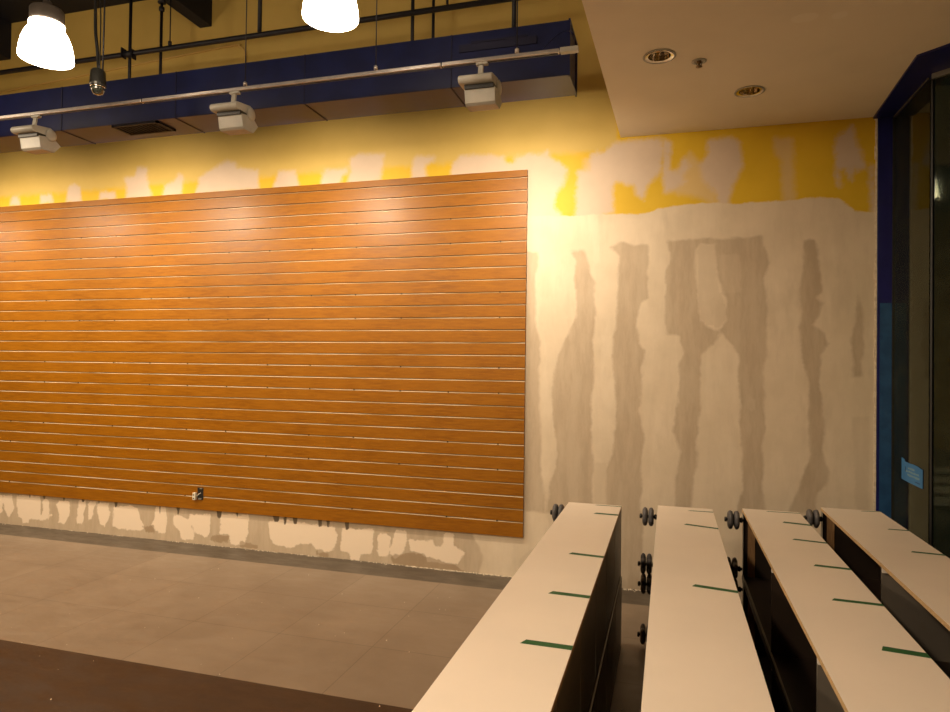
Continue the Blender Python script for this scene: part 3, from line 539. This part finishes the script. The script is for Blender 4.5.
# ------------------------------------------------------------------ duct
SEAM = mat('dark_seam_navy', (0.004, 0.005, 0.035), 0.6)  # darker navy for the duct seams and access cover
def duct():
    yf, yb, z0, z1, x1, x0 = -0.955, -0.635, 3.376, 3.715, -0.605, -8.8
    r0 = empty('air_duct', ((x0+x1)/2, (yf+yb)/2, z0)); tag(r0, 'long navy blue rectangular air duct along the wall', 'duct')
    ox, oy, oz = -(x0+x1)/2, -(yf+yb)/2, -z0
    MB().box(x0+ox, x1+ox, yf+oy, yb+oy, 0, z1+oz).build('duct_body', M['navy'], r0, bevel=0.003)
    for k in range(7):
        x = -1.355-1.057*k; mb = MB()
        mb.prism([(yf-0.004+oy, -0.004), (yb+oy, -0.004), (yb+oy, 0), (yf+oy, 0), (yf+oy, z1+oz), (yf-0.004+oy, z1+oz)], x-0.004+ox, x+0.004+ox, 'x')
        mb.build('duct_seam', SEAM, r0)
    fl = MB()   # end cap flange
    for a, b, c, d in ((yf-0.006, yf+0.012, z0-0.006, z1+0.006), (yb-0.012, yb+0.006, z0-0.006, z1+0.006), (yf, yb, z0-0.006, z0+0.012), (yf, yb, z1-0.012, z1+0.006)):
        fl.box(x1+ox, x1+0.012+ox, a+oy, b+oy, c+oz, d+oz)
    fl.build('end_flange', M['navy'], r0)
    v = MB(); vx0, vx1, vy0, vy1 = -4.06+ox, -3.64+ox, -0.955+oy+0.012, -0.75+oy
    v.box(vx0, vx1, vy0, vy0+0.02, -0.012, -0.0005); v.box(vx0, vx1, vy1-0.02, vy1, -0.012, -0.0005); v.box(vx0, vx0+0.02, vy0, vy1, -0.012, -0.0005); v.box(vx1-0.02, vx1, vy0, vy1, -0.012, -0.0005)
    ve = v.build('vent_grille', M['navy_dark'], r0)
    MB().box(vx0+0.02, vx1-0.02, vy0+0.02, vy1-0.02, -0.002, -0.0004).build('vent_opening', M['void'], ve)
    v = MB()
    for k in range(11): v.box(vx0+0.04+k*0.034, vx0+0.05+k*0.034, vy0+0.02, vy1-0.02, -0.009, -0.003)
    v.build('vent_blade', M['navy_dark'], ve)
    v = MB(); v.box(-1.30+ox, -0.80+ox, yf-0.012+oy, yf-0.0005+oy, 0.215, 0.262); v.box(-1.22+ox, -0.86+ox, yf-0.016+oy, yf-0.006+oy, 0.262, 0.275)
    v.build('access_cover', SEAM, r0)
duct()
# thin wire draped over the duct end
p = [(-0.86, -1.30, 3.44), (-0.83, -1.22, 3.415), (-0.76, -1.12, 3.455), (-0.66, -1.02, 3.60), (-0.600, -0.975, 3.635), (-0.572, -0.99, 3.60), (-0.545, -1.12, 3.50), (-0.53, -1.29, 3.375)]
def smooth_path(p, n=6):
    p = [Vector(q) for q in p]; out = []
    for i in range(len(p)-1):
        a, b, c, d = p[max(i-1, 0)], p[i], p[i+1], p[min(i+2, len(p)-1)]
        for k in range(n):
            t = k/n; out.append(0.5*((2*b)+(c-a)*t+(2*a-5*b+4*c-d)*t*t+(3*b-a-3*c+d)*t**3))
    return out+[p[-1]]
tag(MB().tube(smooth_path(p), 0.0028, 6).build('cable', M['navy']), 'thin dark cable looping in front of the duct end', 'cable')

# ------------------------------------------------------------------ track and wall washers
ZR, YR = 3.362, -1.30
tr = empty('lighting_track', (-4.5, YR, ZR)); tag(tr, 'long brushed metal lighting track below the navy duct', 'lighting track')
joins = (-1.296, -3.437, -5.58, -7.7); ends = (-0.60, *joins, -8.8)
for a, b in zip(ends[:-1], ends[1:]):
    mb = MB(); mb.prism([(-0.016, -0.011), (0.016, -0.011), (0.016, 0.011), (-0.016, 0.011)], b+4.5+0.004, a+4.5-0.004, 'x'); seg = mb.build('track_section', M['rail'], tr, bevel=0.003)
    mb = MB(); mb.box(b+4.5+0.01, a+4.5-0.01, 0.0, 0.006, -0.0165, -0.0112); mb.build('track_slot', M['black'], seg)
for j in joins: MB().box(j+4.5-0.004, j+4.5+0.004, -0.013, 0.013, -0.009, 0.009).build('joiner', M['black'], tr)
MB().box(-0.60+4.5+0.002, -0.497+4.5, -0.019, 0.019, -0.014, 0.014).build('end_feed', M['white_metal'], tr, bevel=0.003)

def washer():
    o = empty('track_spotlight', (0, 0, 0))
    mb = MB(); mb.box(-0.035, 0.035, -0.014, 0.014, -0.028, -0.0115); mb.build('track_adapter', M['white_metal'], o, bevel=0.003)
    mb = MB(); mb.prism([(-0.006, -0.028), (0.008, -0.028), (-0.002, -0.098), (-0.016, -0.098)], -0.022, 0.008, 'x'); mb.lathe([(0.001, -0.026), (0.016, -0.026), (0.016, -0.016), (0.001, -0.016)], (0, 0, 0), 16, 'z')
    mb.build('yoke_arm', M['white_metal'], o, bevel=0.002)
    # ballast case: stadium profile along x
    prof = []
    for k in range(9):
        t = math.pi/2+math.pi*k/8; prof.append((-0.078+0.024*math.cos(t), -0.136+0.024*math.sin(t)))
    for k in range(5):
        t = -math.pi/2+math.pi*k/4; prof.append((0.045+0.030*math.cos(t), -0.124+0.030*math.sin(t)))
    MB().prism(prof, -0.115, 0.085, 'x', True).build('ballast_case', M['white_metal'], o, bevel=0.004)
    MB().lathe([(0.002, 0.086), (0.042, 0.086), (0.042, 0.094), (0.034, 0.098), (0.002, 0.098)], (0, 0.045, -0.148), 28, 'x').build('pivot_disc', M['white_metal'], o)
    MB().box(-0.088, 0.084, -0.062, 0.045, -0.183, -0.157).build('gap_shade', M['black'], o)  # black box painting the shade between ballast and housing
    # reflector housing: open towards the wall
    prof = [(-0.050, -0.178), (-0.036, -0.255), (-0.020, -0.268), (0.075, -0.262), (0.125, -0.205), (0.060, -0.155), (0.02, -0.166)]
    hh = MB()
    outer = prof; x0, x1 = -0.085, 0.085
    for xx in (x0, x1):   # side plates
        hh.prism(outer, xx-0.004, xx+0.004, 'x')
    def plate(a, b, t=0.004):
        d = (Vector(b)-Vector(a)).normalized(); nn = Vector((-d.y, d.x))*t
        hh.prism([tuple(a), tuple(b), tuple(Vector(b)+nn), tuple(Vector(a)+nn)], x0, x1, 'x')
    for i in (0, 1, 2): plate(outer[i], outer[i+1])
    plate(outer[4], outer[5]); plate(outer[5], outer[6]); plate(outer[6], outer[0])
    hs = hh.build('lamp_housing', M['white_metal'], o)
    mb = MB(); mb.tube([(-0.06, 0.01, -0.215), (0.06, 0.01, -0.215)], 0.010, 12); mb.build('lamp_tube', M['lamp'], hs)
    return o
labs = {-1.05: 'white wall washer spotlight on the track nearest the duct end', -2.71: 'white wall washer spotlight in the middle of the visible track', -4.37: 'white wall washer spotlight on the track furthest left in view'}
proto = None
for x in HEAD_X:
    if x in labs:
        if proto is None: proto = o = washer()
        else: o = copy_tree(proto)
        o.location = (x, YR, ZR); tag(o, labs[x], 'spotlight', 'wall washer spotlights along the lighting track')
    loc = (x, YR+0.105, ZR-0.237)
    area_light('washer_light', loc, (x, loc[1]+0.75, loc[2]-0.62), 0.16, HEAD_P, size_y=0.06, spread=math.radians(138))

# ------------------------------------------------------------------ pendants
def pendant():
    o = empty('pendant_lamp', (0, 0, 0))
    prof = [(0.137, -0.0), (0.138, 0.012), (0.134, 0.05), (0.124, 0.10), (0.106, 0.145), (0.083, 0.180), (0.078, 0.19)]
    inner = [(r-0.005, h) for r, h in prof[::-1]]
    MB().lathe(prof+inner+[prof[0]], n=48).build('dome_shade', M['dome'], o)
    MB().lathe([(0.080, 0.188), (0.090, 0.190), (0.090, 0.200), (0.080, 0.204)], n=40).build('glowing_collar', M['dome'], o)
    MB().lathe([(0.001, 0.200), (0.084, 0.200), (0.087, 0.215), (0.087, 0.275), (0.080, 0.285), (0.030, 0.290), (0.022, 0.33), (0.001, 0.33)], n=40).build('ballast_housing', M['housing'], o)
    MB().tube([(0, 0, 0.32), (0, 0, H-3.305-0.013-0.03)], 0.008, 8).build('stem', M['pipe'], o)
    MB().lathe([(0.001, H-3.305-0.013-0.035), (0.055, H-3.305-0.013-0.03), (0.06, H-3.305-0.013-0.002), (0.001, H-3.305-0.013)], n=24).build('ceiling_canopy', M['pipe'], o)
    MB().lathe([(0.001, 0.07), (0.03, 0.08), (0.036, 0.12), (0.024, 0.17), (0.018, 0.20)], n=20).build('bulb', M['lamp'], o)
    return o
pd = pendant(); pd.location = (-3.413, -2.05, 3.308); tag(pd, 'glowing white dome pendant lamp at the upper left corner', 'pendant lamp', 'glowing dome pendant lamps')
p2 = copy_tree(pd); p2.location = (-1.632, -2.02, 3.318); tag(p2, 'glowing white dome pendant lamp cut by the top edge, right of the other', 'pendant lamp', 'glowing dome pendant lamps')

# ------------------------------------------------------------------ pipes, rods and cables above
pp = empty('overhead_pipe', (-3.5, -0.5, 4.157)); tag(pp, 'long dark pipe running level above the navy duct', 'pipe')
MB().tube([(-5.3, 0, 0), (3.1, 0, 0)], 0.020, 12).build('pipe_run', M['pipe'], pp)
mb = MB()
for x in (-4.34+3.5,): mb.tube([(x-0.045, 0, 0), (x+0.045, 0, 0)], 0.026, 12); mb.box(x-0.058, x-0.048, -0.03, 0.022, -0.03, 0.05); mb.box(x+0.045, x+0.055, -0.03, 0.022, -0.05, 0.026)
mb.build('pipe_fitting', M['pipe'], pp)
def rod(name, x, y, z0, z1, r, lab, cat, extra=None):
    o = empty(name, (x, y, z0)); tag(o, lab, cat)
    MB().tube([(0, 0, 0), (0, 0, z1-z0)], r, 10).build('shaft', M['pipe'], o)
    MB().lathe([(0.001, z1-z0-0.012), (r+0.02, z1-z0-0.01), (r+0.02, z1-z0)], n=16).build('ceiling_plate', M['pipe'], o)
    if extra: MB().lathe([(r, extra-0.02), (r+0.010, extra-0.014), (r+0.010, extra+0.014), (r, extra+0.02)], n=14).build('coupling', M['pipe'], o)
rod('hanging_rod', -4.377, -0.4525, 3.52, H, 0.013, 'dark vertical rod left of the joist, through the pipe fitting', 'rod')
rod('hanging_rod', -4.062, -0.4525, 3.52, H-0.34, 0.012, 'dark vertical rod under the joist end with a coupling', 'rod', 1.0)
rod('hanging_rod', -3.931, -0.5, 4.183, H-0.34, 0.005, 'short thin rod ending in a ring on the pipe beneath the joist', 'rod', 0.012)
rod('hanging_rod', -3.09, -0.5, 4.183, H, 0.017, 'thick short dark rod ending on the pipe right of the joist', 'rod')
rod('hanging_rod', -1.829, -0.4525, 3.52, H, 0.013, 'dark rod right of the second pendant, reaching the duct', 'rod')
rod('hanging_rod', -1.667, -0.4525, 3.52, H-0.35, 0.011, 'second dark rod right of the second pendant, beside its neighbour', 'rod')
rod('hanging_rod', -1.545, -0.5, 4.183, H, 0.009, 'short dark rod ending on the pipe near the top edge', 'rod')
rod('hanging_rod', -1.03, -0.60, 3.71, H, 0.016, 'thick dark rod above the duct near its right end', 'rod')
for x, z0, lab in ((-2.636, 3.39, 'thin suspension cable holding the track, right of the joist'), (-1.72, 3.39, 'thin suspension cable holding the track, right of the upper pendant'), (-0.846, 3.39, 'thin suspension cable holding the track near its right end')):
    o = empty('suspension_cable', (x, YR, z0-0.007)); tag(o, lab, 'cable')
    MB().tube([(0, 0, 0.0), (0, 0, H-z0+0.007)], 0.0035, 8).build('wire', M['pipe'], o)
    MB().lathe([(0.001, 0), (0.012, 0.001), (0.012, 0.02), (0.001, 0.03)], n=12).build('gripper', M['rail'], o)
# yellow-painted conduit on the wall
o = tag(MB().tube(smooth_path([(-8.5, -0.012, 4.12), (-6.39, -0.012, 4.24), (-5, -0.012, 4.315), (-3.75, -0.012, 4.378), (-3.63, -0.014, 4.36), (-3.57, -0.014, 4.30), (-3.56, -0.013, 4.1)]), 0.009, 8).build('wall_conduit', M['ochre']), 'thin ochre painted conduit on the upper wall bending down at its end', 'conduit')

# hanging camera
cm = empty('security_camera', (-3.615, -1.5, 3.355)); tag(cm, 'small dark dome camera hanging on cables in front of the duct', 'camera')
MB().lathe([(0.001, 0.155), (0.035, 0.155), (0.045, 0.14), (0.048, 0.075), (0.050, 0.065), (0.050, 0.045), (0.044, 0.040)], n=32).build('camera_housing', mat('dark_camera_metal', (0.05, 0.048, 0.042), 0.3, 0.6), cm)
MB().lathe([(0.042, 0.042), (0.044, 0.030), (0.040, 0.012), (0.028, -0.004), (0.012, -0.011), (0.001, -0.012)], n=32).build('camera_dome', mat('smoked_dome', (0.03, 0.035, 0.028), 0.12, 0.0, Coat_Weight=1.0), cm)
mb = MB(); mb.lathe([(0.0445, 0.034), (0.048, 0.038), (0.0445, 0.044)], n=32); mb.build('chrome_ring', M['chrome'], cm)
MB().tube(smooth_path([(0.005, 0, 0.15), (-0.012, 0.0, 0.30), (-0.030, 0.0, 0.45), (-0.035, 0, 0.8), (-0.04, 0, H-3.355)]), 0.010, 8).build('power_cord', M['black'], cm)
MB().tube(smooth_path([(0.012, 0, 0.15), (0.012, 0, 0.5), (-0.01, 0, 0.9), (-0.02, 0, H-3.355)]), 0.004, 8).build('signal_cord', M['black'], cm)
MB().tube([(0.038, 0, 0.14), (0.042, 0, 0.6), (0.045, 0, H-3.355)], 0.005, 8).build('hanger_cord', M['pipe'], cm)

# ------------------------------------------------------------------ shelving units on their sides, two high in four rows
LEN = 2.75
def caster(round_=True):
    o = empty('caster')
    lobes = lambda t: 0.95+(0.03*math.cos(7*t) if round_ else 0.17*math.cos(5*t+0.5))
    for s in (-1, 1):
        MB().lathe([(0.001, s*0.0015), (0.034, s*0.0015), (0.050, s*0.007), (0.055, s*0.015), (0.053, s*0.024), (0.040, s*0.031), (0.001, s*0.032)], n=56, axis='x', rad=lobes).build('wheel', M['rubber'], o)
    mb = MB(); mb.tube([(-0.046, 0, 0), (0.0575, 0, 0)], 0.008, 10); mb.lathe([(0.001, -0.048), (0.013, -0.047), (0.015, -0.036), (0.001, -0.034)], n=12, axis='x'); mb.lathe([(0.001, 0.033), (0.013, 0.034), (0.016, 0.044), (0.010, 0.050), (0.001, 0.051)], n=12, axis='x')
    mb.build('axle', M['black'], o)
    return o
CAST = {}
def unit(row, level, x0, x1, yf, label, divs, tapes=(), closed=False, shade_div=False):
    z0 = 0.002 if level == 0 else 0.407; z1 = 0.405 if level == 0 else 0.806; h = z1-z0
    o = empty('shelving_unit', ((x0+x1)/2, yf-LEN/2, z0)); tag(o, label, 'shelving unit', 'white topped shelving units laid on their sides in stacked rows')
    w2, l2 = (x1-x0)/2, LEN/2; t = 0.018
    def Y(y): return y-(yf-l2)
    # side boards lying flat: laminate face on plywood
    for nm, za, zb, face in (('top_board', h-t, h, 1), ('bottom_board', 0, t, 0)):
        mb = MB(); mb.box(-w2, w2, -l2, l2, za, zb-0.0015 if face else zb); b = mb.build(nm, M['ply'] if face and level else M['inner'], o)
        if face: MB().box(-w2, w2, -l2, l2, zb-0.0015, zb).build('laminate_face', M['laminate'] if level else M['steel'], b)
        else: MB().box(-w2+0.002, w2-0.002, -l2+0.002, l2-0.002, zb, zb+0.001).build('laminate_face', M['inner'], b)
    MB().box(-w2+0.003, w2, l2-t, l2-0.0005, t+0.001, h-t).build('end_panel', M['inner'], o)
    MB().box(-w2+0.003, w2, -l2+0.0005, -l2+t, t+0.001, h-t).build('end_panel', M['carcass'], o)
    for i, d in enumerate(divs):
        MB().box(-w2+0.006, w2-0.022, Y(d)-0.008, Y(d)+0.008, t+0.0012, h-t-0.0002).build('divider', M['inner'] if (i == 0 and shade_div) else M['divider'], o)  # darker material on the first divider puts the bay's shade into its colour
        MB().box(-w2+0.004, -w2+0.03, Y(d)-0.022, Y(d)-0.0082, h-t-0.022, h-t-0.0004).build('corner_bracket', M['laminate'], o)
    # side away from the casters: rows of narrow back panels with open seams
    n = 6; seg = (LEN-2*t)/n
    for k in range(n):
        a = l2-t-seg*(k+1)+0.007; b = l2-t-seg*k-0.007
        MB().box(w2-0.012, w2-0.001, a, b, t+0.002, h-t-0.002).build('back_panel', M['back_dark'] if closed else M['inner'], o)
    # face frame along the caster side
    mb = MB(); mb.box(-w2+0.001, -w2+0.008, -l2+t+0.001, l2-t-0.001, t+0.0015, t+0.010); mb.build('frame_rail', M['steel'], o)
    MB().box(-w2+0.001, -w2+0.0028, l2-0.045, l2-0.001, t+0.001, h-t-0.001).build('corner_plate', M['steel'], o)
    MB().box(-w2+0.028, -w2+0.066, l2-t-0.012, l2-t-0.0005, t+0.002, h-t-0.002).build('wood_cleat', M['wood_strip'], o)
    for zz in (0.072 if level == 0 else 0.069, h-0.042 if level == 0 else h-0.056):
        rnd = level == 1 and zz > 0.2
        if rnd not in CAST: c = CAST[rnd] = caster(rnd)
        else: c = copy_tree(CAST[rnd])
        c.parent = o; c.location = (-w2-(0.052 if rnd else 0.060), l2-0.055, zz); c.rotation_euler = (0 if rnd else 0.25*level, 0, 0)
    for ya, yb_, xa, wd in tapes:
        # thin strip from part way across to the right edge, ends cut at a slant
        a = Vector((xa-(x0+x1)/2, Y(ya), 0)); b = Vector((w2, Y(yb_), 0)); hw = wd/2
        mb = MB(); v = [(a.x, a.y-hw, h+0.0002), (b.x, b.y-hw, h+0.0002), (b.x, b.y+hw, h+0.0002), (a.x+0.012, a.y+hw, h+0.0002)]
        v += [(p[0], p[1], h+0.0008) for p in v]
        mb.add(v, [(3, 2, 1, 0), (4, 5, 6, 7), (0, 1, 5, 4), (1, 2, 6, 5), (2, 3, 7, 6), (3, 0, 4, 7)])
        mb.build('tape_strip', M['tape'], o)
    return o
rows = [
 ('leftmost', -0.5585, -0.2548, -1.04, [(-3.068, -3.07, -0.403, 0.030), (-2.628, -2.634, -0.399, 0.028), (-2.113, -2.126, -0.402, 0.026), (-1.289, -1.296, -0.385, 0.03), (-1.07, -1.066, -0.40, 0.012)], [-1.95, -2.85], True),
 ('second from left', -0.0551, 0.2430, -0.955, [(-2.385, -2.412, 0.088, 0.026), (-1.391, -1.437, 0.081, 0.024), (-1.044, -1.041, 0.109, 0.014)], [-1.95, -2.85], False),
 ('third from left', 0.4092, 0.7050, -0.875, [(-2.794, -2.81, 0.588, 0.034), (-2.386, -2.395, 0.548, 0.024), (-1.961, -1.975, 0.571, 0.026), (-1.534, -1.56, 0.562, 0.022), (-1.169, -1.197, 0.574, 0.03), (-0.915, -0.905, 0.53, 0.012)], [-1.963, -2.847], False),
 ('rightmost', 0.8522, 1.1560, -0.685, [(-1.595, -1.609, 1.029, 0.022), (-1.155, -1.156, 1.061, 0.018), (-0.715, -0.70, 1.051, 0.012)], [-1.815, -2.70], False)]
for nm, x0, x1, yf, tp, dv, cl in rows:
    unit(nm, 1, x0, x1, yf, {'leftmost': 'leftmost cream topped shelving unit, four green tape strips and dark side', 'second from left': 'second cream topped unit from the left, wheels on its far corner, upper of two',
      'third from left': 'third cream topped unit from the left, open dark bays under its top', 'rightmost': 'cream topped unit beside the dark window, rightmost upper unit'}[nm], dv, tp, cl, nm == 'third from left')
for nm, x0, x1, yf, tp, dv, cl in rows:
    unit(nm, 0, x0+0.002, x1+(0.006 if cl else 0.0), yf-0.004, {'leftmost': 'lower dark unit carrying the leftmost cream topped unit', 'second from left': 'lower unit under the second cream topped unit from the left, wheels at far end',
      'third from left': 'shadowed lower unit beneath the third cream topped unit', 'rightmost': 'lower unit under the rightmost cream topped unit by the window'}[nm], dv, (), cl, True)
